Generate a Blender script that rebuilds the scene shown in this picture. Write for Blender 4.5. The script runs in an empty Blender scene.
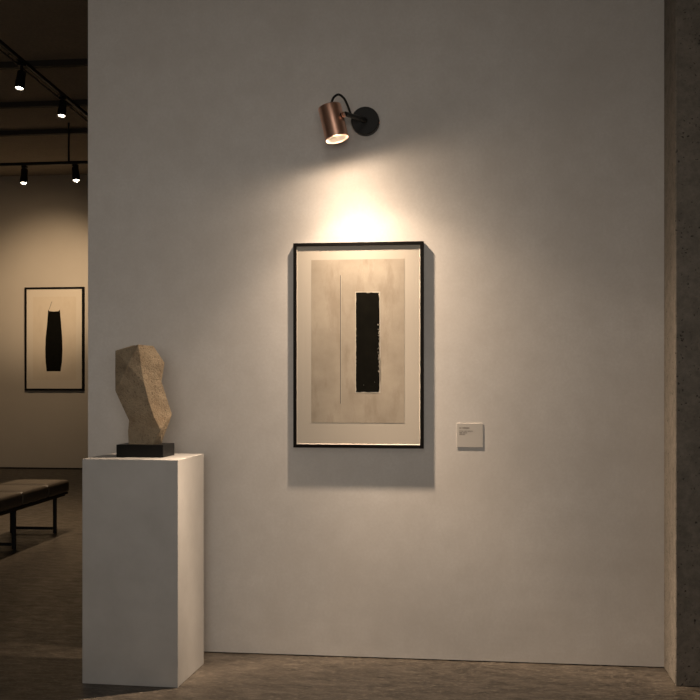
import bpy, bmesh, math, random
from mathutils import Vector, Matrix
random.seed(4)
R = math.radians
scn = bpy.context.scene
COL = scn.collection

# ------------------------------------------------------------------ camera
F = 1043.0; HY = 378.0; EYE = 1.40
YAW = math.atan(132 / F)
DW = 5.18484                                   # camera to the middle wall (metres)
CAMP = Vector((0, -DW, EYE))
cam = bpy.data.cameras.new('camera'); camo = bpy.data.objects.new('camera', cam); COL.objects.link(camo)
cam.sensor_width = 36; cam.lens = 36 * F / 700; cam.shift_y = (HY - 350) / 700
camo.location = CAMP; camo.rotation_euler = (R(90), 0, YAW)
cam.clip_end = 100; cam.clip_start = 0.05
scn.camera = camo
FW = Vector((-math.sin(YAW), math.cos(YAW), 0)); RT = Vector((math.cos(YAW), math.sin(YAW), 0)); UP = Vector((0, 0, 1))
def ray(px, py): return FW + RT * ((px - 350) / F) + UP * ((HY - py) / F)
def at_y(px, py, Y):
    d = ray(px, py); return CAMP + d * ((Y - CAMP.y) / d.y)
def at_z(px, py, Z):
    d = ray(px, py); return CAMP + d * ((Z - CAMP.z) / d.z)
def at_x(px, py, X):
    d = ray(px, py); return CAMP + d * ((X - CAMP.x) / d.x)

# ------------------------------------------------------------------ helpers
def root_loc(p):
    while p.parent: p = p.parent
    return p
def link(name, bm, mats, parent=None, smooth=False):
    if parent is not None:
        bm.transform(root_loc(parent).matrix_basis.inverted())
    me = bpy.data.meshes.new(name); bm.normal_update(); bm.to_mesh(me); bm.free()
    if smooth:
        for p in me.polygons: p.use_smooth = True
    for m in (mats if isinstance(mats, (list, tuple)) else [mats]): me.materials.append(m)
    o = bpy.data.objects.new(name, me); COL.objects.link(o)
    if parent is not None: o.parent = parent
    return o
def tag(o, label=None, cat=None, group=None, kind=None):
    for k, v in (('label', label), ('category', cat), ('group', group), ('kind', kind)):
        if v: o[k] = v
    return o
def thing(name, label, cat, loc, rotz=0, group=None):
    o = bpy.data.objects.new(name, None); COL.objects.link(o)
    o.empty_display_size = .1; o.location = loc; o.rotation_euler = (0, 0, rotz)
    o.matrix_basis  # keep basis current
    return tag(o, label, cat, group)
def struct(name, bm, m):
    return tag(link(name, bm, m), kind='structure')
def box(bm, lo, hi, bev=0, mi=0, seg=2):
    lo = Vector(lo); hi = Vector(hi)
    r = bmesh.ops.create_cube(bm, size=1, matrix=Matrix.Translation((lo + hi) / 2) @ Matrix.Diagonal((*(hi - lo), 1)))
    vs = r['verts']
    if bev:
        es = list({e for v in vs for e in v.link_edges})
        rb = bmesh.ops.bevel(bm, geom=es, offset=bev, segments=seg, profile=.5, affect='EDGES')
        fs = rb['faces']
        vs = list({v for f in fs for v in f.verts} | {v for v in vs if v.is_valid})
    for f in {f for v in vs for f in v.link_faces}: f.material_index = mi
    return vs
def frame_mat(p, axis, up=Vector((0, 0, 1))):
    z = axis.normalized()
    if abs(z.dot(up)) > .98: up = Vector((0, 1, 0))
    x = up.cross(z).normalized(); y = z.cross(x)
    m = Matrix((x, y, z)).transposed().to_4x4(); m.translation = p
    return m
def lathe(bm, prof, m, n=48, close_start=True, close_end=True, mi=0):
    """prof: (radius, height) list revolved about local z of matrix m"""
    rings = []
    for r, h in prof:
        rings.append([bm.verts.new(m @ Vector((r * math.cos(2 * math.pi * k / n), r * math.sin(2 * math.pi * k / n), h))) for k in range(n)])
    fs = []
    for a, b in zip(rings, rings[1:]):
        for k in range(n):
            fs.append(bm.faces.new((a[k], a[(k + 1) % n], b[(k + 1) % n], b[k])))
    if close_start: fs.append(bm.faces.new(list(reversed(rings[0]))))
    if close_end: fs.append(bm.faces.new(rings[-1]))
    for f in fs: f.material_index = mi
def cyl(bm, p, q, r, n=24, bev=0):
    p = Vector(p); q = Vector(q); L = (q - p).length
    pr = [(r - bev, 0), (r, bev), (r, L - bev), (r - bev, L)] if bev else [(r, 0), (r, L)]
    lathe(bm, pr, frame_mat(p, q - p), n)
def tube(bm, pts, r, n=10):
    """round cable through points (Catmull-Rom)"""
    P = [Vector(p) for p in pts]; P = [P[0] * 2 - P[1]] + P + [P[-1] * 2 - P[-2]]
    C = []
    for i in range(1, len(P) - 2):
        for s in range(10):
            t = s / 10
            C.append(.5 * ((2 * P[i]) + (-P[i - 1] + P[i + 1]) * t + (2 * P[i - 1] - 5 * P[i] + 4 * P[i + 1] - P[i + 2]) * t * t
                           + (-P[i - 1] + 3 * P[i] - 3 * P[i + 1] + P[i + 2]) * t ** 3))
    C.append(P[-2])
    prev = None; ref = Vector((0, 1, 0))
    for i, c in enumerate(C):
        d = (C[min(i + 1, len(C) - 1)] - C[max(i - 1, 0)]).normalized()
        x = ref.cross(d).normalized(); y = d.cross(x); ref = -x.cross(d) if False else y
        ring = [bm.verts.new(c + x * r * math.cos(2 * math.pi * k / n) + y * r * math.sin(2 * math.pi * k / n)) for k in range(n)]
        if prev:
            for k in range(n): bm.faces.new((prev[k], prev[(k + 1) % n], ring[(k + 1) % n], ring[k]))
        else: bm.faces.new(list(reversed(ring)))
        prev = ring
    bm.faces.new(prev)
def bar(bm, p, q, w, h, bev=0):
    """rectangular bar from p to q"""
    p = Vector(p); q = Vector(q); m = frame_mat(p, q - p); L = (q - p).length
    r = bmesh.ops.create_cube(bm, size=1, matrix=m @ Matrix.Translation((0, 0, L / 2)) @ Matrix.Diagonal((w, h, L, 1)))
    if bev:
        bmesh.ops.bevel(bm, geom=list({e for v in r['verts'] for e in v.link_edges}), offset=bev, segments=2, profile=.5, affect='EDGES')
def smooth_angle(o, deg=35):
    for p in o.data.polygons: p.use_smooth = True
    o.data.set_sharp_from_angle(angle=R(deg))

# ------------------------------------------------------------------ materials
def mat(name, rgb=(.5, .5, .5), rough=.6, metal=0, spec=.5):
    m = bpy.data.materials.new(name); m.use_nodes = True
    b = m.node_tree.nodes['Principled BSDF']
    b.inputs['Base Color'].default_value = (*rgb, 1); b.inputs['Roughness'].default_value = rough
    b.inputs['Metallic'].default_value = metal; b.inputs['Specular IOR Level'].default_value = spec
    return m
def N(m, t, **kw):
    n = m.node_tree.nodes.new(t)
    for k, v in kw.items(): setattr(n, k, v)
    return n
def L(m, a, b): m.node_tree.links.new(a, b)
def coords(m, scale=(1, 1, 1), rot=(0, 0, 0)):
    g = N(m, 'ShaderNodeNewGeometry'); mp = N(m, 'ShaderNodeMapping')
    mp.inputs['Scale'].default_value = scale; mp.inputs['Rotation'].default_value = rot
    L(m, g.outputs['Position'], mp.inputs['Vector']); return mp.outputs['Vector']
def noise(m, vec, scale, detail=5, rough=.55):
    n = N(m, 'ShaderNodeTexNoise'); n.inputs['Scale'].default_value = scale
    n.inputs['Detail'].default_value = detail; n.inputs['Roughness'].default_value = rough
    L(m, vec, n.inputs['Vector']); return n.outputs['Fac']
def ramp(m, fac, stops):
    r = N(m, 'ShaderNodeValToRGB'); e = r.color_ramp.elements
    while len(e) < len(stops): e.new(.5)
    for el, (p, c) in zip(e, stops):
        el.position = p; el.color = (*c, 1) if len(c) == 3 else c
    L(m, fac, r.inputs['Fac']); return r.outputs['Color']
def mix(m, fac, a, b, mode='MIX'):
    n = N(m, 'ShaderNodeMix', data_type='RGBA', blend_type=mode)
    for sock, v in ((n.inputs[0], fac), (n.inputs[6], a), (n.inputs[7], b)):
        if isinstance(v, (int, float)): sock.default_value = v
        elif isinstance(v, tuple): sock.default_value = (*v, 1)
        else: L(m, v, sock)
    return n.outputs[2]
def mth(m, op, a, b=None, c=None):
    n = N(m, 'ShaderNodeMath', operation=op)
    for i, v in enumerate((a, b, c)):
        if v is None: continue
        if isinstance(v, (int, float)): n.inputs[i].default_value = v
        else: L(m, v, n.inputs[i])
    return n.outputs[0]
def bump(m, h, strength=.2, dist=.01):
    b = N(m, 'ShaderNodeBump'); b.inputs['Strength'].default_value = strength; b.inputs['Distance'].default_value = dist
    L(m, h, b.inputs['Height']); L(m, b.outputs[0], m.node_tree.nodes['Principled BSDF'].inputs['Normal'])
def setc(m, col): L(m, col, m.node_tree.nodes['Principled BSDF'].inputs['Base Color'])
def setr(m, v): L(m, v, m.node_tree.nodes['Principled BSDF'].inputs['Roughness'])
def emis(name, rgb, s):
    m = mat(name, (.9, .9, .9)); b = m.node_tree.nodes['Principled BSDF']
    b.inputs['Emission Color'].default_value = (*rgb, 1); b.inputs['Emission Strength'].default_value = s
    return m

# plastered gallery wall
M_wall = mat('plaster', rough=.85, spec=.2)
v = coords(M_wall)
c = mix(M_wall, ramp(M_wall, noise(M_wall, v, 1.6, 6, .6), [(.3, (0, 0, 0)), (.72, (1, 1, 1))]), (.63, .60, .565), (.755, .735, .71))
c = mix(M_wall, mth(M_wall, 'MULTIPLY', ramp(M_wall, noise(M_wall, v, 9, 6, .65), [(.35, (1, 1, 1)), (.6, (0, 0, 0))]), .35), c, (.59, .56, .525))
c = mix(M_wall, mth(M_wall, 'MULTIPLY', ramp(M_wall, noise(M_wall, v, 70, 3, .6), [(.4, (1, 1, 1)), (.62, (0, 0, 0))]), .22), c, (.57, .54, .505))
setc(M_wall, c)
hb = mth(M_wall, 'ADD', mth(M_wall, 'MULTIPLY', noise(M_wall, v, 5, 4, .5), 1.0), mth(M_wall, 'MULTIPLY', noise(M_wall, v, 60, 3, .5), .10))
bump(M_wall, hb, .10, .010)
# far and left walls, plaster in a darker, browner colour
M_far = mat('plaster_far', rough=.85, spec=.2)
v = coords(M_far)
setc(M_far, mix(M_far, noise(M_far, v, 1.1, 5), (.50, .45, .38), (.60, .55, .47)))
# pedestal paint
M_ped = mat('pedestal_paint', rough=.6, spec=.3)
v = coords(M_ped)
setc(M_ped, mix(M_ped, ramp(M_ped, noise(M_ped, v, 5, 6, .6), [(.3, (0, 0, 0)), (.7, (1, 1, 1))]), (.445, .435, .42), (.52, .51, .495)))
bump(M_ped, noise(M_ped, v, 60, 3), .08, .004)
# cast concrete pillar with pits
def concrete(name, lo, hi, pits=True, scale=5):
    m = mat(name, rough=.85, spec=.25); v = coords(m)
    c = mix(m, noise(m, v, scale, 8, .65), lo, hi)
    c = mix(m, mth(m, 'MULTIPLY', ramp(m, noise(m, v, 38, 5, .7), [(.35, (0, 0, 0)), (.7, (1, 1, 1))]), .45), c, tuple(x * .55 for x in lo))
    if pits:
        dn = N(m, 'ShaderNodeTexNoise'); dn.inputs['Scale'].default_value = 40; L(m, v, dn.inputs['Vector'])
        vd = mix(m, .035, v, dn.outputs['Color'], 'ADD')
        vo = N(m, 'ShaderNodeTexVoronoi'); vo.inputs['Scale'].default_value = 48; L(m, vd, vo.inputs['Vector'])
        pit = ramp(m, mth(m, 'ADD', vo.outputs['Distance'], mth(m, 'MULTIPLY', noise(m, v, 22, 2), .5)), [(.30, (1, 1, 1)), (.44, (0, 0, 0))])
        sel = .8
        c = mix(m, mth(m, 'MULTIPLY', ramp(m, noise(m, v, 14, 6, .7), [(.45, (0, 0, 0)), (.65, (1, 1, 1))]), .5), c, tuple(x * .62 for x in lo))
        f = mth(m, 'MULTIPLY', pit, sel)
        c = mix(m, f, c, (.02, .018, .015))
        bump(m, mth(m, 'SUBTRACT', noise(m, v, 60, 5), mth(m, 'MULTIPLY', f, 1.2)), .5, .008)
    setc(m, c); return m
M_conc = concrete('pitted_concrete', (.21, .19, .163), (.36, .32, .272))
M_ceil = concrete('ceiling_concrete', (.38, .33, .27), (.58, .50, .40), pits=False, scale=2.2)
# polished concrete floor with streaks and saw-cut joints
M_floor = mat('floor_concrete', rough=.5, spec=.4)
v = coords(M_floor); vs_ = coords(M_floor, (1.2, 2.6, 1))
c = mix(M_floor, ramp(M_floor, noise(M_floor, vs_, 5.5, 9, .68), [(.38, (0, 0, 0)), (.64, (1, 1, 1))]), (.031, .026, .020), (.110, .092, .073))
c = mix(M_floor, mth(M_floor, 'MULTIPLY', ramp(M_floor, noise(M_floor, vs_, 24, 4, .6), [(.54, (0, 0, 0)), (.68, (1, 1, 1))]), .75), c, (.23, .20, .16))
c = mix(M_floor, mth(M_floor, 'MULTIPLY', ramp(M_floor, noise(M_floor, v, 1.3, 4), [(.38, (1, 1, 1)), (.6, (0, 0, 0))]), .35), c, (.055, .045, .035))
sx = N(M_floor, 'ShaderNodeSeparateXYZ'); L(M_floor, v, sx.inputs[0])
xs = mth(M_floor, 'SUBTRACT', sx.outputs[0], mth(M_floor, 'MULTIPLY', sx.outputs[1], .17))
jm = mth(M_floor, 'ADD', mth(M_floor, 'LESS_THAN', mth(M_floor, 'ABSOLUTE', mth(M_floor, 'ADD', xs, 2.972)), .004),
         mth(M_floor, 'LESS_THAN', mth(M_floor, 'ABSOLUTE', mth(M_floor, 'ADD', xs, 2.80)), .004))
c = mix(M_floor, mth(M_floor, 'MULTIPLY', jm, .6), c, (.03, .025, .02))
c = mix(M_floor, mth(M_floor, 'MULTIPLY', ramp(M_floor, noise(M_floor, coords(M_floor, (1, 1.5, 1)), 55, 4, .65), [(.5, (0, 0, 0)), (.72, (1, 1, 1))]), .5), c, (.24, .20, .155))
c = mix(M_floor, mth(M_floor, 'MULTIPLY', ramp(M_floor, noise(M_floor, coords(M_floor, (1, 1.6, 1)), 33, 5, .65), [(.3, (1, 1, 1)), (.46, (0, 0, 0))]), .6), c, (.032, .026, .02))
setc(M_floor, c)
setr(M_floor, ramp(M_floor, noise(M_floor, vs_, 8, 5), [(.3, (.30,) * 3), (.7, (.52,) * 3)]))
bump(M_floor, noise(M_floor, vs_, 18, 6, .6), .25, .006)

M_mat2 = mat('mat_board_warm', (.70, .63, .52), .9, spec=.1)
M_rib = mat('dark_steel_rib', (.05, .043, .035), .7)
M_gap = mat('shadow_gap', (.02, .018, .016), .8)
M_frame = mat('black_frame', (.008, .0075, .007), .6, spec=.03)
M_matb = mat('mat_board', (.50, .46, .40), .9, spec=.1)
M_bevel = mat('mat_bevel', (.52, .48, .42), .9, spec=.1)
M_black = mat('black_metal', (.009, .009, .009), .5, 0, .3)
M_cable = mat('cable_rubber', (.010, .010, .010), .5, 0, .3)
M_white_in = mat('reflector', (.42, .41, .385), .5)
M_bulb = emis('bulb_glow', (1, .86, .66), 3)
M_copper = mat('brushed_copper', (.93, .575, .44), .36, 1)
v = coords(M_copper, (1, 1, .05)); setr(M_copper, ramp(M_copper, noise(M_copper, v, 300, 2), [(.3, (.34,) * 3), (.7, (.40,) * 3)]))
M_copper.node_tree.nodes['Principled BSDF'].inputs['Anisotropic'].default_value = .4
M_plinthblk = mat('black_lacquer', (.006, .0055, .005), .4, 0, .25)
M_plaque = mat('plaque_board', (.54, .515, .48), .75, spec=.2)
M_edge = mat('plaque_edge', (.70, .66, .61), .7, spec=.2)
M_ink = mat('grey_ink', (.20, .175, .15), .9)
M_lens = emis('spot_lens', (1, .83, .62), 14)
M_leather = mat('dark_leather', rough=.38, spec=.5)
v = coords(M_leather); setc(M_leather, mix(M_leather, noise(M_leather, v, 14, 5), (.055, .045, .035), (.095, .078, .060)))
bump(M_leather, noise(M_leather, v, 120, 4), .2, .003)
# stone of the sculpture
M_stone = mat('sandstone', rough=.9, spec=.2)
v = coords(M_stone)
c = mix(M_stone, ramp(M_stone, noise(M_stone, v, 16, 8, .7), [(.3, (0, 0, 0)), (.7, (1, 1, 1))]), (.225, .172, .115), (.40, .32, .22))
spk = ramp(M_stone, noise(M_stone, v, 120, 3, .6), [(.32, (1, 1, 1)), (.42, (0, 0, 0))])
c = mix(M_stone, mth(M_stone, 'MULTIPLY', spk, .65), c, (.10, .07, .045))
c = mix(M_stone, mth(M_stone, 'MULTIPLY', ramp(M_stone, noise(M_stone, v, 7, 4), [(.55, (0, 0, 0)), (.72, (1, 1, 1))]), .35), c, (.26, .165, .09))
setc(M_stone, c)
bump(M_stone, mth(M_stone, 'ADD', mth(M_stone, 'MULTIPLY', noise(M_stone, v, 30, 8, .7), 1.0), mth(M_stone, 'MULTIPLY', noise(M_stone, v, 140, 4), .5)), .8, .010)
# paper of the two prints
def paper(name, lo, hi, stain, sc=1.0):
    m = mat(name, rough=.9, spec=.1); v = coords(m); vv = coords(m, (2.4, 1, .7))
    c = mix(m, ramp(m, noise(m, v, 5 * sc, 7, .6), [(.3, (0, 0, 0)), (.7, (1, 1, 1))]), lo, hi)
    c = mix(m, mth(m, 'MULTIPLY', ramp(m, noise(m, vv, 6 * sc, 6, .65), [(.5, (0, 0, 0)), (.68, (1, 1, 1))]), .5), c, stain)
    c = mix(m, mth(m, 'MULTIPLY', noise(m, v, 260 * sc, 2), .22), c, stain)
    setc(m, c); return m
M_paper = paper('stained_paper', (.33, .29, .235), (.46, .41, .34), (.25, .205, .155))
M_paper2 = paper('plain_paper', (.66, .58, .46), (.72, .64, .52), (.60, .51, .39), .5)
M_inkblk = mat('black_paint', rough=.9, spec=.04)
v = coords(M_inkblk); setc(M_inkblk, mix(M_inkblk, noise(M_inkblk, v, 20, 5), (.003, .003, .0025), (.009, .0085, .006)))
M_halo = mat('pale_paper_edge', (.47, .43, .365), .9)
M_line = mat('pencil_line', (.10, .09, .08), .9)

# ------------------------------------------------------------------ setting
EDGE = at_y(88, 300, 0).x                      # left end of the middle wall
PX = at_y(664, 400, 0).x                       # where wall meets pillar
pf = at_z(675.6, 686.3, 0)                     # pillar front corner on the floor
H = 4.52                                       # ceiling
FARY = CAMP.y + 16.05 * ray(45, 469).y         # far wall
b = bmesh.new(); box(b, (-8.2, -9.2, -.15), (4.4, FARY + .3, 0)); struct('floor', b, M_floor)
b = bmesh.new(); box(b, (-8.2, -9.2, H), (4.4, FARY + .3, H + .2)); struct('ceiling', b, M_ceil)
b = bmesh.new(); box(b, (EDGE, 0, .005), (4.2, .28, H)); struct('wall_middle', b, M_wall)
b = bmesh.new(); box(b, (EDGE + .012, .012, 0), (4.2, .268, .005)); struct('shadow_gap_middle', b, M_gap)  # near-black recessed strip, its colour standing in for shade under the wall
b = bmesh.new(); box(b, (-8.2, FARY, 0), (4.4, FARY + .3, H)); struct('wall_back', b, M_far)
b = bmesh.new(); box(b, (-8.2, FARY - .012, 0), (4.2, FARY, .022)); struct('baseboard_back', b, M_gap)
b = bmesh.new(); box(b, (-8.2, -9.2, 0), (-8.0, FARY, H)); struct('wall_left', b, M_far)
b = bmesh.new(); box(b, (4.2, -9.2, 0), (4.4, FARY, H)); struct('wall_right', b, M_wall)
b = bmesh.new(); box(b, (PX, pf.y, 0), (PX + .75, 0, H), .006)
struct('trim_1', b, M_conc)                    # concrete pillar
# shallow ribs under the far ceiling, one every formwork bay
n = 2
for py in (66, 106, 134):
    y = CAMP.y + (H - .06 - EYE) * F / (HY - py) * ray(45, py).y
    b = bmesh.new(); box(b, (-8.0, y, H - .06), (4.2, y + .07, H), .004)
    struct('trim_%d' % n, b, M_rib); n += 1

# ------------------------------------------------------------------ pedestal with sculpture
PED = (-1.36254, -.60978, 0); PA = -.029266; PW, PD, PH = .45569, .40072, 1.0296
def pedm(bm):
    bm.transform(Matrix.Translation(PED) @ Matrix.Rotation(PA, 4, 'Z')); return bm
b = bmesh.new(); box(b, (-PW, 0, 0), (0, PD, PH), .0025)
# fitted corner is the front right one
ped = link('display_pedestal', pedm(b), M_ped)
tag(ped, 'tall plain white box pedestal on the floor holding the stone sculpture', 'pedestal')

zt = PH + .0005
ex = Vector((math.cos(PA), math.sin(PA), 0)); ey = Vector((-ex.y, ex.x, 0))
c0 = at_z(116.2, 457.0, zt)
def column(p): return 350 + F * (p - CAMP).dot(RT) / (p - CAMP).dot(FW)
bw = next(k / 2000 for k in range(2000) if column(c0 + ex * k / 2000) > 163.1)
bd = next(k / 2000 for k in range(2000) if column(c0 + ex * bw + ey * k / 2000) > 174.6)
BH = .058
sc_root = thing('stone_sculpture', 'faceted tan stone sculpture on a low black base, on top of the white pedestal', 'sculpture', c0 + ex * bw / 2 + ey * bd / 2)
bpy.context.view_layer.update()
b = bmesh.new(); box(b, (0, 0, 0), (bw, bd, BH), .002)
mb = Matrix((ex, ey, Vector((0, 0, 1)))).transposed().to_4x4(); mb.translation = c0
b.transform(mb); o = link('base', b, M_plinthblk, sc_root); o['label'] = 'low black rectangular base'
# the carved block: (px, py) outline corners set at their own depths across the base
zb = zt + BH
YF = c0.y
def sp(px, py, dy): return at_y(px, py, YF + dy)
def sb(px, dy):
    p = at_y(px, 443, YF + dy); return Vector((p.x, p.y, zb))
levels = [
    # left,                ridge,               right,               back
    [sp(115.2, 350.6, .045), sp(138.4, 344.4, .022), sp(153.5, 345.9, .095), sp(133, 345.2, .15)],
    [sp(115.1, 369, .050), sp(141.0, 366, .020), sp(164.8, 363, .113), sp(135, 366, .165)],
    [sp(115.2, 391, .055), sp(144.2, 383.5, .018), sp(161.6, 381.5, .092), sp(138, 386, .165)],
    [sp(122.5, 407, .060), sp(148.6, 401, .016), sp(167.2, 399, .098), sp(146, 402, .165)],
    [sp(128.9, 420.5, .065), sp(154.0, 417, .020), sp(172.0, 414.5, .105), sp(150, 418, .16)],
    [sp(127.8, 431.5, .060), sp(160.4, 429.6, .030), sp(167.2, 428, .078), sp(148, 431, .15)],
    [sb(128.6, .045), sb(152.5, .028), sb(161.2, .070), sb(146, .14)],
]
b = bmesh.new()
V = [[b.verts.new(p) for p in lv] for lv in levels]
nf = b.verts.new(sp(127.6, 365, .004))         # raised corner in the upper left face
def tri(*q): b.faces.new(q)
l0, l1, l2 = V[0], V[1], V[2]
for q in ((l0[0], nf, l0[1]), (l0[1], nf, l1[1]), (l1[1], nf, l2[1]), (nf, l2[0], l2[1]), (l1[0], l2[0], nf), (l0[0], l1[0], nf)): tri(*q)
for i in range(6):
    A, B_ = V[i], V[i + 1]
    for k in range(4):
        k2 = (k + 1) % 4
        if k == 0 and i < 2: continue
        if k == 1 and i in (0, 2, 4): tri(A[k], B_[k], A[k2]); tri(A[k2], B_[k], B_[k2])
        else: tri(A[k], B_[k], B_[k2]); tri(A[k], B_[k2], A[k2])
tri(V[0][0], V[0][1], V[0][2]); tri(V[0][0], V[0][2], V[0][3])
tri(V[-1][2], V[-1][1], V[-1][0]); tri(V[-1][3], V[-1][2], V[-1][0])
bmesh.ops.recalc_face_normals(b, faces=b.faces[:])
sh = [e for e in b.edges if e.calc_face_angle(0) > R(14) and not any(abs(vv.co.z - zb) < 1e-4 for vv in e.verts)]
bmesh.ops.bevel(b, geom=sh, offset=.0022, segments=2, profile=.6, affect='EDGES', clamp_overlap=True)
o = link('carved_stone', b, M_stone, sc_root); o['label'] = 'rough tan stone cut in flat facets'

# ------------------------------------------------------------------ framed pictures
def ragged(bm, x0, x1, z0, z1, y, step, amp, mi, worn=None):
    """slightly ragged upright rectangle facing -y"""
    pts = []
    def along(p, q, nrm, a=amp):
        p = Vector(p); q = Vector(q); k = max(2, int((q - p).length / step))
        for i in range(k):
            pts.append(p.lerp(q, i / k) + Vector(nrm) * random.uniform(-a, a * .4))
    along((x0, y, z0), (x1, y, z0), (0, 0, -1)); along((x1, y, z0), (x1, y, z1), (1, 0, 0), amp * 1.7)
    along((x1, y, z1), (x0, y, z1), (0, 0, 1)); along((x0, y, z1), (x0, y, z0), (-1, 0, 0), amp * .6)
    f = bm.faces.new([bm.verts.new(p) for p in pts]); f.material_index = mi
    bmesh.ops.triangulate(bm, faces=[f])
def quad(bm, x0, x1, z0, z1, y, mi=0):
    f = bm.faces.new([bm.verts.new(p) for p in ((x0, y, z0), (x1, y, z0), (x1, y, z1), (x0, y, z1))]); f.material_index = mi
def frame_border(bm, X0, X1, Z0, Z1, yb, yf, w, bev=.0015):
    """mitred picture frame: outer X0..X1, Z0..Z1, from back yb to front yf, face width w"""
    co = lambda i, y: [bm.verts.new(p) for p in ((X0 + i, y, Z0 + i), (X1 - i, y, Z0 + i), (X1 - i, y, Z1 - i), (X0 + i, y, Z1 - i))]
    rings = [co(0, yb), co(0, yf + bev), co(bev, yf), co(w - bev, yf), co(w, yf + bev), co(w, yb)]
    for a, c in zip(rings, rings[1:] + rings[:1]):
        for k in range(4):
            bm.faces.new((a[k], a[(k + 1) % 4], c[(k + 1) % 4], c[k]))
    bmesh.ops.recalc_face_normals(bm, faces=bm.faces[:])

FD = .026; GAP = .001
yf = -FD - GAP
tl = at_y(293.2, 243.3, yf); br = at_y(423.5, 448.4, yf)
bl = at_y(293.2, 447.6, yf); tr = at_y(423.5, 241.0, yf)
X0 = (tl.x + bl.x) / 2; X1 = (tr.x + br.x) / 2; Z1 = (tl.z + tr.z) / 2; Z0 = (bl.z + br.z) / 2
art = thing('framed_print', 'large black framed print under the copper lamp, black upright bar beside a thin line', 'picture', ((X0 + X1) / 2, -GAP, Z0))
bpy.context.view_layer.update()
b = bmesh.new(); frame_border(b, X0, X1, Z0, Z1, -GAP, yf, .0165)
o = link('picture_frame', b, M_frame, art); o['label'] = 'slim black frame'
b = bmesh.new(); box(b, (X0 + .012, -.007, Z0 + .012), (X1 - .012, -GAP, Z1 - .012)); link('backing_board', b, M_frame, art)
ym = yf + .010
a0 = at_y(311.3, 422.6, ym); a1 = at_y(404.6, 259.3, ym)
al = at_y(311.3, 258.6 + .9, ym)
px0, px1, pz0, pz1 = a0.x, a1.x, a0.z, (a1.z + al.z) / 2
# mat board with a pale sloping lip, the sheet mounted on it
b = bmesh.new()
mx0, mx1, mz0, mz1 = X0 + .0155, X1 - .0155, Z0 + .0155, Z1 - .0155
def rect(y, x0, x1, z0, z1): return [b.verts.new(p) for p in ((x0, y, z0), (x1, y, z0), (x1, y, z1), (x0, y, z1))]
r0 = rect(ym - .004, mx0, mx1, mz0, mz1); r1 = rect(ym, mx0 + .005, mx1 - .005, mz0 + .005, mz1 - .005)
for k in range(4):
    f = b.faces.new((r0[k], r0[(k + 1) % 4], r1[(k + 1) % 4], r1[k])); f.material_index = 1
b.faces.new(r1)
link('mat_board', b, [M_matb, M_bevel], art)
b = bmesh.new()
yp = ym - .0006
quad(b, px0, px1, pz0, pz1, yp, 0)
k0 = at_y(356.0, 392.2, yp); k1 = at_y(379.2, 292.4, yp)
ragged(b, k0.x - .005, k1.x + .006, k0.z - .005, k1.z + .005, yp - .0003, .02, .0015, 2)
ragged(b, k0.x, k1.x, k0.z, k1.z, yp - .0006, .009, .0022, 1)
# worn flecks down the right edge of the bar
for i in range(34):
    t = random.random() ** .8
    zz = at_y(379, 322 + 54 * t, yp).z; xx = k1.x + random.uniform(-.006, .003)
    w = random.uniform(.001, .0035); h = random.uniform(.002, .009)
    quad(b, xx - w / 2, xx + w / 2, zz - h / 2, zz + h / 2, yp - .0008, 2)
for i in range(2):
    zz = k0.z + random.uniform(.012, .05); xx = k0.x + random.uniform(.01, .1)
    quad(b, xx, xx + .002, zz, zz + .002, yp - .0008, 2)
q0 = at_y(340.2, 403.6, yp); q1 = at_y(340.9, 275.3, yp)
quad(b, q0.x, q0.x + .0035, q0.z, q1.z, yp - .0005, 3)
quad(b, q0.x + .0038, q0.x + .0062, q0.z, q1.z, yp - .0004, 2)
bmesh.ops.recalc_face_normals(b, faces=b.faces[:])
for f in b.faces:
    if f.normal.y > 0: f.normal_flip()
link('art_print', b, [M_paper, M_inkblk, M_halo, M_line], art)

# far picture
fd = .05; yf2 = FARY - fd
TL = at_y(24.4, 287.4, yf2); BR = at_y(83.6, 390.6, yf2)
X0, X1, Z0, Z1 = TL.x, BR.x, BR.z, TL.z
art2 = thing('framed_print', 'black framed print of a dark vessel shape on the far wall beyond the bench', 'picture', ((X0 + X1) / 2, FARY, Z0))
bpy.context.view_layer.update()
b = bmesh.new(); frame_border(b, X0, X1, Z0, Z1, FARY - .001, yf2, .030, .003)
link('picture_frame', b, M_frame, art2)
ym2 = yf2 + .015
b = bmesh.new(); box(b, (X0 + .028, ym2, Z0 + .028), (X1 - .028, FARY - .001, Z1 - .028)); 
link('mat_board', b, M_mat2, art2)
b = bmesh.new(); y2 = ym2 - .001
g0 = at_y(33, 380, y2); g1 = at_y(76, 296.5, y2)
quad(b, g0.x, g1.x, g0.z, g1.z, y2, 0)
pts = [(48.2, 309.5), (47.0, 325), (45.6, 338), (45.3, 350), (45.6, 362), (46.6, 371.3), (60.6, 371.3), (62.0, 362), (62.5, 350), (62.2, 338), (61.2, 325), (59.9, 309.5), (58.9, 311.2), (54, 311.6), (49.4, 311.2)]
f = b.faces.new([b.verts.new(at_y(px, py, y2 - .001)) for px, py in pts]); f.material_index = 1
bmesh.ops.triangulate(b, faces=[f])
l0_ = at_y(48.8, 309.5, y2 - .001); l1_ = at_y(51.5, 301.5, y2 - .001)
f = b.faces.new([b.verts.new(p) for p in (l0_, l0_ + Vector((.012, 0, 0)), l1_ + Vector((.012, 0, 0)), l1_)]); f.material_index = 2
for f in b.faces:
    f.normal_update()
    if f.normal.y > 0: f.normal_flip()
link('art_print', b, [M_paper2, M_inkblk, M_paper], art2)

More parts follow.
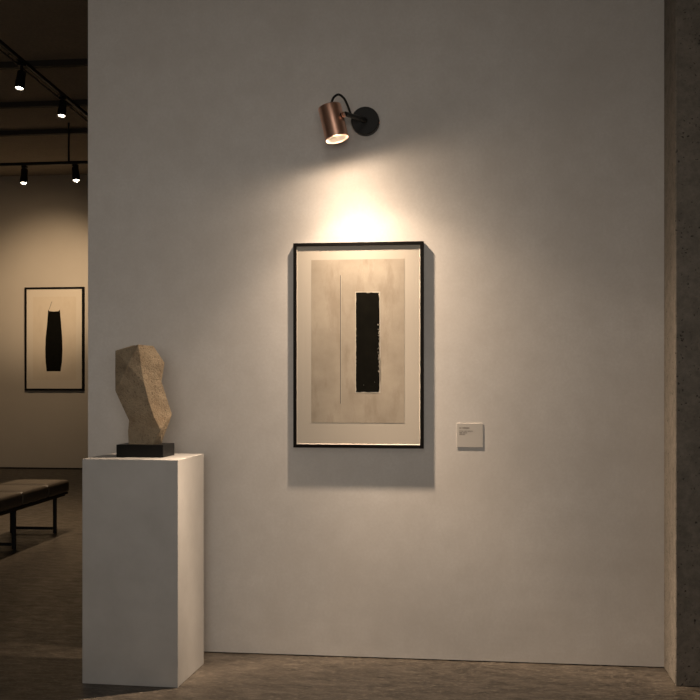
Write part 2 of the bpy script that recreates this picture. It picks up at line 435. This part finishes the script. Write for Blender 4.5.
# ------------------------------------------------------------------ wall label
yl = -.0029
p0 = at_y(456.9, 447.2, yl); p1 = at_y(483.0, 423.4, yl)
lab = thing('wall_label', 'small square off-white wall label with grey print, right of the large framed print', 'sign', ((p0.x + p1.x) / 2, 0, p0.z))
bpy.context.view_layer.update()
b = bmesh.new(); box(b, (p0.x, yl, p0.z), (p1.x, -.0003, p1.z), .0008)
for f in b.faces:
    if f.normal.y > -.9: f.material_index = 1
link('board', b, [M_plaque, M_edge], lab)
b = bmesh.new(); px = (p1.x - p0.x) / 26.1
def words(x, z, h, widths, gap, thick):
    """small illegible print: rows of letter-like strokes"""
    for w in widths:
        xe = x + w
        while x < xe - h * .3:
            lw = h * random.uniform(.45, .7)
            k = random.random()
            quad(b, x, x + thick, z, z + h * (1.35 if k < .25 else 1), yl - .0003)
            if k > .2: quad(b, x + lw - thick, x + lw, z, z + h, yl - .0003)
            if k > .4: quad(b, x + thick * .6, x + lw - thick * .6, z + h - thick * .8, z + h, yl - .00035)
            if k < .6: quad(b, x + thick * .6, x + lw - thick * .6, z, z + thick * .8, yl - .00035)
            x += lw + h * .28
        x = xe + gap
lx = p0.x + 2.6 * px
def zz(py): return at_y(460, py, yl).z
words(lx, zz(428.7), .0068, [.011, .031], .004, .0021)
words(lx, zz(431.6), .0050, [.020, .012, .026], .004, .0012)
words(lx, zz(433.3), .0050, [.014, .018], .004, .0012)
words(lx, zz(434.9), .0050, [.010, .012], .004, .0012)
bmesh.ops.recalc_face_normals(b, faces=b.faces[:])
for f in b.faces:
    if f.normal.y > 0: f.normal_flip()
link('printed_text', b, M_ink, lab)

# ------------------------------------------------------------------ copper wall lamp
LD = .22                                        # can axis stands this far off the wall
mouth = at_y(337.2, 139.2, -LD)
crown = at_y(329.5, 106.6, -LD + .014)
axis = (mouth - crown).normalized(); CL = (mouth - crown).length; CR = .0565
plate_c = at_y(365.9, 122.6, 0); plate_c.y = 0
lamp = thing('wall_lamp', 'copper can spotlight on a round black wall plate, above the large framed print', 'lamp', plate_c)
bpy.context.view_layer.update()
b = bmesh.new(); lathe(b, [(.068, 0), (.0695, .003), (.0695, .040), (.0665, .044)], frame_mat(plate_c + Vector((0, -.0005, 0)), Vector((0, -1, 0))), 64)
mp_ = link('wall_plate', b, M_black, lamp); smooth_angle(mp_)
sc_p = plate_c + Vector((.0685, -.024, -.008))
b = bmesh.new(); cyl(b, sc_p, sc_p + Vector((.004, -.0005, -.001)), .0055, 16, .001)
o = link('screw', b, M_copper, mp_); o['label'] = 'small copper screw'
# can: open copper shell
m = frame_mat(crown, axis)
b = bmesh.new()
lathe(b, [(.001, 0), (CR - .004, 0), (CR - .001, .0012), (CR, .004), (CR, CL - .001), (CR - .0012, CL), (CR - .0028, CL - .0005), (CR - .003, CL - .004), (CR - .003, .03)], m, 72, True, False)
can = link('lamp_shade', b, M_copper, lamp); smooth_angle(can, 50); can['label'] = 'brushed copper cylinder shade'
b = bmesh.new()
lathe(b, [(.016, CL - .070), (.030, CL - .062), (.042, CL - .045), (.049, CL - .022), (CR - .0032, CL - .003)], m, 48, True, False)
rf = link('reflector', b, M_white_in, can); smooth_angle(rf, 60)
b = bmesh.new(); lathe(b, [(.017, CL - .064), (.016, CL - .052), (.010, CL - .046), (.003, CL - .044)], m, 32)
o = link('bulb', b, M_bulb, can); smooth_angle(o, 60)
# pivot and arm
side = (RT - axis * RT.dot(axis)).normalized()
pk = crown + axis * (CL * .30) + side * (CR - .001)
piv = at_y(341.6, 115.6, pk.y - .035)
toward = (piv - (crown + axis * (piv - crown).dot(axis))).normalized()
s0 = crown + axis * (piv - crown).dot(axis) + toward * (CR - .001)
s1 = s0 + toward * .017
b = bmesh.new(); cyl(b, s0 + toward * .004, s1 + toward * .004, .0125, 6, .0015)
o = link('pivot_knob', b, M_copper, lamp); o['label'] = 'copper pivot knob'
b = bmesh.new(); cyl(b, s0 - toward * .001, s0 + toward * .005, .0135, 24, .001); link('washer', b, M_black, lamp)
elbow = plate_c + Vector((-.004, -.068, -.002))
b = bmesh.new()
cyl(b, plate_c + Vector((0, -.043, 0)), elbow, .0135, 28, .001)
bmesh.ops.create_uvsphere(b, u_segments=24, v_segments=12, radius=.0142, matrix=Matrix.Translation(elbow))
arm_end = s1 + toward * .004
cyl(b, elbow, arm_end, .0115, 28, .002)
o = link('arm', b, M_black, lamp); smooth_angle(o)
# cable looping from crown to plate
e0 = crown + axis * .002 + RT * .009
pts = [e0, e0 - axis * .012 + RT * .001, at_y(333.6, 97.6, -.205), at_y(338.6, 94.6, -.18), at_y(343.8, 98.2, -.14), at_y(347.6, 105.5, -.10), at_y(350.6, 113.5, -.06), plate_c + Vector((-.058, -.046, .020)), plate_c + Vector((-.052, -.040, .016))]
b = bmesh.new(); tube(b, pts, .0058, 12)
o = link('cable', b, M_cable, lamp, True)

# the lamp's light: a reflector-lamp beam with its own angular spread, inside the mouth of the can
beam = bpy.data.lights.new('wall_lamp_beam', 'POINT'); bo = bpy.data.objects.new('wall_lamp_beam', beam); COL.objects.link(bo)
beam.energy = 62.0; beam.shadow_soft_size = .022
bo.location = mouth + axis * .004
bdir = Vector((math.sin(R(11)) * math.cos(R(28)), -math.sin(R(28)), -math.cos(R(11)) * math.cos(R(28))))
bo.rotation_euler = (-bdir).to_track_quat('Z', 'Y').to_euler()      # local -Z is the beam's axis
beam.use_nodes = True
nt = beam.node_tree; em = nt.nodes['Emission']
tc = nt.nodes.new('ShaderNodeTexCoord'); sp_ = nt.nodes.new('ShaderNodeSeparateXYZ'); nt.links.new(tc.outputs['Normal'], sp_.inputs[0])
def lm(op, a, bb=None):
    n_ = nt.nodes.new('ShaderNodeMath'); n_.operation = op
    for i, v_ in enumerate((a, bb)):
        if v_ is None: continue
        if isinstance(v_, (int, float)): n_.inputs[i].default_value = v_
        else: nt.links.new(v_, n_.inputs[i])
    return n_.outputs[0]
cz = lm('MULTIPLY', sp_.outputs[2], -1.0)
th = lm('DIVIDE', lm('ARCCOSINE', cz), math.pi)
fc = nt.nodes.new('ShaderNodeFloatCurve'); nt.links.new(th, fc.inputs['Value'])
PROF = [(0, .40), (20, .45), (27, .58), (31, .74), (34, .87), (37, .72), (41, .47), (47, .27), (53, .06), (59, -.16), (64, -.45), (71, -.71), (77, -.89), (82, -1.00), (87, -1.11), (92, -1.28), (96, -1.46), (102, -1.92), (108, -2.5), (114, -3.2), (180, -3.6)]
cu = fc.mapping.curves[0]
P_ = [(d / 180, (l + 4) / 6) for d, l in PROF]
cu.points[0].location = P_[0]; cu.points[-1].location = P_[-1]
for p in P_[1:-1]: cu.points.new(*p)
fc.mapping.update()
pw = lm('POWER', 10.0, lm('SUBTRACT', lm('MULTIPLY', fc.outputs[0], 6.0), 4.0))
nt.links.new(pw, em.inputs['Strength'])
em.inputs['Color'].default_value = (1, .755, .54, 1)

# ------------------------------------------------------------------ far room: bench
P1 = at_z(13.2, 549.5, 0); P2 = at_z(54.2, 533, 0)
bx = (P1.x + P2.x) / 2 + .015
SEAT = .457; ST = .108
yfar = at_x(69.6, 478.5, bx + .05).y
for _ in range(1): yfar = P2.y + .24
xr = at_y(70.6, 480, yfar).x
W = .50; xl = xr - W
bench = thing('gallery_bench', 'long dark leather bench on thin black metal legs, in the far room on the left', 'bench', (xr - W / 2, yfar - 1.1, 0))
bpy.context.view_layer.update()
ys = [yfar, yfar - .52, yfar - 1.08, yfar - 1.64, yfar - 2.2]
for a, c in zip(ys, ys[1:]):
    b = bmesh.new()
    box(b, (xl, c + .004, SEAT - ST), (xr, a - .004, SEAT), .022, seg=4)
    bmesh.ops.subdivide_edges(b, edges=[e for e in b.edges if e.calc_length() > .2], cuts=6, use_grid_fill=True)
    for vv in b.verts:
        if vv.co.z > SEAT - .001:
            u = (vv.co.x - xl) / W; w = (vv.co.y - c) / (a - c)
            vv.co.z += .012 * (1 - (2 * u - 1) ** 4) * (1 - (2 * w - 1) ** 4)
    o = link('seat_cushion', b, M_leather, bench, True)
b = bmesh.new()
zr = SEAT - ST
for x in (xl + .05, xr - .05): box(b, (x - .018, ys[-1] + .03, zr - .035), (x + .018, yfar - .03, zr - .001), .002)
for y in (ys[-1] + .05, yfar - .05): box(b, (xl + .05, y - .015, zr - .034), (xr - .05, y + .015, zr - .002), .002)
box(b, (xl + .01, ys[-1] + .01, zr - .018), (xr - .01, yfar - .01, zr), .003)
link('seat_frame', b, M_black, bench)
lx_r = xr - .05; lx_l = xl + .05
for y in (P2.y, P1.y, ys[-1] + .24):
    for x in (lx_r, lx_l):
        b = bmesh.new(); box(b, (x - .014, y - .014, 0), (x + .014, y + .014, zr - .034), .002); link('leg', b, M_black, bench)
    b = bmesh.new(); box(b, (lx_l + .018, y - .012, .03), (lx_r - .018, y + .012, .055), .002); link('crossbar', b, M_black, bench)

phi = math.atan2(P1.x - P2.x, P2.y - P1.y)           # the bench stands a touch askew of the wall
piv_b = Vector((P2.x, P2.y, 0))
bench.location = piv_b + Matrix.Rotation(phi, 3, 'Z') @ (bench.location - piv_b)
bench.rotation_euler.z = phi

# ------------------------------------------------------------------ far room: track lights
zt1 = 4.30
A0 = at_z(0, 42.5, zt1); A1 = at_z(88, 116, zt1)
d = (A1 - A0).normalized(); S0 = A0 - d * 1.6; S1 = A1 + d * 1.2
tk = thing('lighting_track', 'black ceiling light track running away from the camera at upper left', 'light track', (S0 + S1) / 2)
bpy.context.view_layer.update()
b = bmesh.new(); bar(b, S0, S1, .035, .034, .003)
link('rail', b, M_black, tk)
off = Vector((-.042, 0, -.030))
b = bmesh.new(); cyl(b, S0 + off, S1 + off, .008, 12); 
for t in (.1, .35, .6, .85):
    q = S0.lerp(S1, t); cyl(b, q, q + off, .004, 8)
link('conduit', b, M_black, tk)
for t in (.15, .8):
    q = S0.lerp(S1, t); b = bmesh.new(); cyl(b, q + Vector((0, 0, .015)), Vector((q.x, q.y, H)), .006, 12); link('suspension_rod', b, M_black, tk)
zt2 = 4.03
B0 = at_z(0, 164.4, zt2); B1 = at_z(88, 162.6, zt2)
yb_ = (B0.y + B1.y) / 2
B0.y = B1.y = yb_
S0b = B0 - Vector((2.2, 0, 0)); S1b = B1 + Vector((2.5, 0, 0))
tk2 = thing('lighting_track', 'black ceiling light track running across the far room above the far framed print', 'light track', (S0b + S1b) / 2)
bpy.context.view_layer.update()
b = bmesh.new(); bar(b, S0b, S1b, .04, .036, .003); link('rail', b, M_black, tk2)
rx = at_y(68.8, 150, yb_).x
for x in (rx, rx - 2.6):
    b = bmesh.new(); cyl(b, (x, yb_, zt2 + .015), (x, yb_, H), .012, 12); link('suspension_rod', b, M_black, tk2)

def head(px, py_lens, track_pt, tilt, label, r=.044, length=.17, drop=.075):
    top = Vector(track_pt)
    root = thing('track_spotlight', label, 'spotlight', top + Vector((0, 0, -.02)), group='spotlights on the ceiling tracks')
    bpy.context.view_layer.update()
    b = bmesh.new(); box(b, top + Vector((-.03, -.03, -.050)), top + Vector((.03, .03, -.022)), .003); cyl(b, top + Vector((0, 0, -.05)), top + Vector((0, 0, -drop - .01)), .014, 16)
    link('adapter', b, M_black, root)
    ax = Vector(tilt).normalized(); p = top + Vector((0, 0, -drop)) - ax * .01
    mm = frame_mat(p, ax)
    b = bmesh.new()
    lathe(b, [(.002, 0), (r * .86, 0), (r * .9, .006), (r * .9, length * .55), (r, length * .56), (r, length), (r * .86, length), (r * .80, length - .012)], mm, 40, True, False)
    o = link('body', b, M_black, root); smooth_angle(o)
    b = bmesh.new(); lathe(b, [(.001, length - .008), (r * .70, length - .010), (r * .80, length - .012)], mm, 32, True, False)
    o = link('lens', b, M_lens, root); o['label'] = 'glowing round lens'
    return p + ax * (length + .02)
def spot(name, p, target, power, size, blend, col=(1, .72, .46), r=.03):
    l = bpy.data.lights.new(name, 'SPOT'); o = bpy.data.objects.new(name, l); COL.objects.link(o)
    l.energy = power; l.spot_size = R(size); l.spot_blend = blend; l.color = col; l.shadow_soft_size = r
    o.location = p; o.rotation_euler = (Vector(target) - Vector(p)).to_track_quat('-Z', 'Y').to_euler()
    return o
def on_track(px, py): return at_z(px, py, zt1)
def pt_on(S0_, S1_, px, Y=None):
    # point of a track under image column px
    best = min((abs((lambda q: 350 + F * (q - CAMP).dot(RT) / (q - CAMP).dot(FW))(S0_.lerp(S1_, t / 2000)) - px), t) for t in range(2001))
    return S0_.lerp(S1_, best[1] / 2000)
toward_cam = Vector((.0, -.10, -1))
h1 = head(21, 89, pt_on(S0, S1, 21.6), (-.02, -.28, -1), 'black spotlight with glowing lens, first on the receding ceiling track', drop=.115)
h2 = head(63, 117, pt_on(S0, S1, 62.8), (.02, -.28, -1), 'black spotlight with glowing lens, second and lower on the receding ceiling track')
h3 = head(25, 183, pt_on(S0b, S1b, 24.6), (.04, -.22, -1), 'black spotlight with glowing lens, left one on the far crosswise track', r=.046, length=.185, drop=.075)
h4 = head(76, 181, pt_on(S0b, S1b, 75.4), (.17, -.22, -1), 'black spotlight with glowing lens, right one on the far crosswise track', r=.046, length=.175, drop=.07)
acx = at_y(55, 300, FARY).x
spot('track_or_fill_beam', h4, at_y(56, 285, FARY), 390, 40, 1.0)
spot('track_or_fill_beam', h3, at_y(40, 330, FARY), 150, 78, 1.0)
spot('track_or_fill_beam', h1, (h1.x - .05, h1.y - .2, 0), 190, 75, 1.0)
fill_pos = S0.lerp(S1, .02) + Vector((0, 0, -.3))
spot('track_or_fill_beam', fill_pos, (fill_pos.x + .3, fill_pos.y - .6, 0), 90, 75, 1.0)  # added spot with no head on the track, brightens the near floor
spot('track_or_fill_beam', h2, (h2.x - .2, h2.y - .2, 0), 190, 75, 1.0)

# ------------------------------------------------------------------ fill light added for the front room
al_ = bpy.data.lights.new('front_room_fill', 'AREA'); ao = bpy.data.objects.new('front_room_fill', al_); COL.objects.link(ao)  # unseen area lamp added behind the camera as soft fill
al_.shape = 'RECTANGLE'; al_.size = 2.2; al_.size_y = 1.3; al_.energy = 9.6; al_.color = (1, .91, .81); al_.spread = R(75)
ao.location = (-.3, -5.6, 1.85); ao.rotation_euler = (Vector((-1.4, 0, 1.6)) - ao.location).to_track_quat('-Z', 'Y').to_euler()
cl_ = bpy.data.lights.new('copper_streak_fill', 'AREA'); co_ = bpy.data.objects.new('copper_streak_fill', cl_); COL.objects.link(co_)
cl_.shape = 'RECTANGLE'; cl_.size = .22; cl_.size_y = 3.4; cl_.energy = 17; cl_.color = (1, .90, .79)
co_.location = (-.62, -4.1, 4.45)                                   # unseen strip added under the ceiling to streak the copper can
w = bpy.data.worlds.new('world'); scn.world = w; w.use_nodes = True
w.node_tree.nodes['Background'].inputs[0].default_value = (1, .9, .78, 1)
w.node_tree.nodes['Background'].inputs[1].default_value = .09

# ------------------------------------------------------------------ view
scn.view_settings.view_transform = 'Standard'; scn.view_settings.look = 'None'
scn.view_settings.exposure = 0; scn.view_settings.gamma = 1; scn.view_settings.use_curve_mapping = False
scn.cycles.max_bounces = 8; scn.cycles.diffuse_bounces = 5
scn.cycles.use_denoising = True
scn.cycles.sample_clamp_indirect = 4
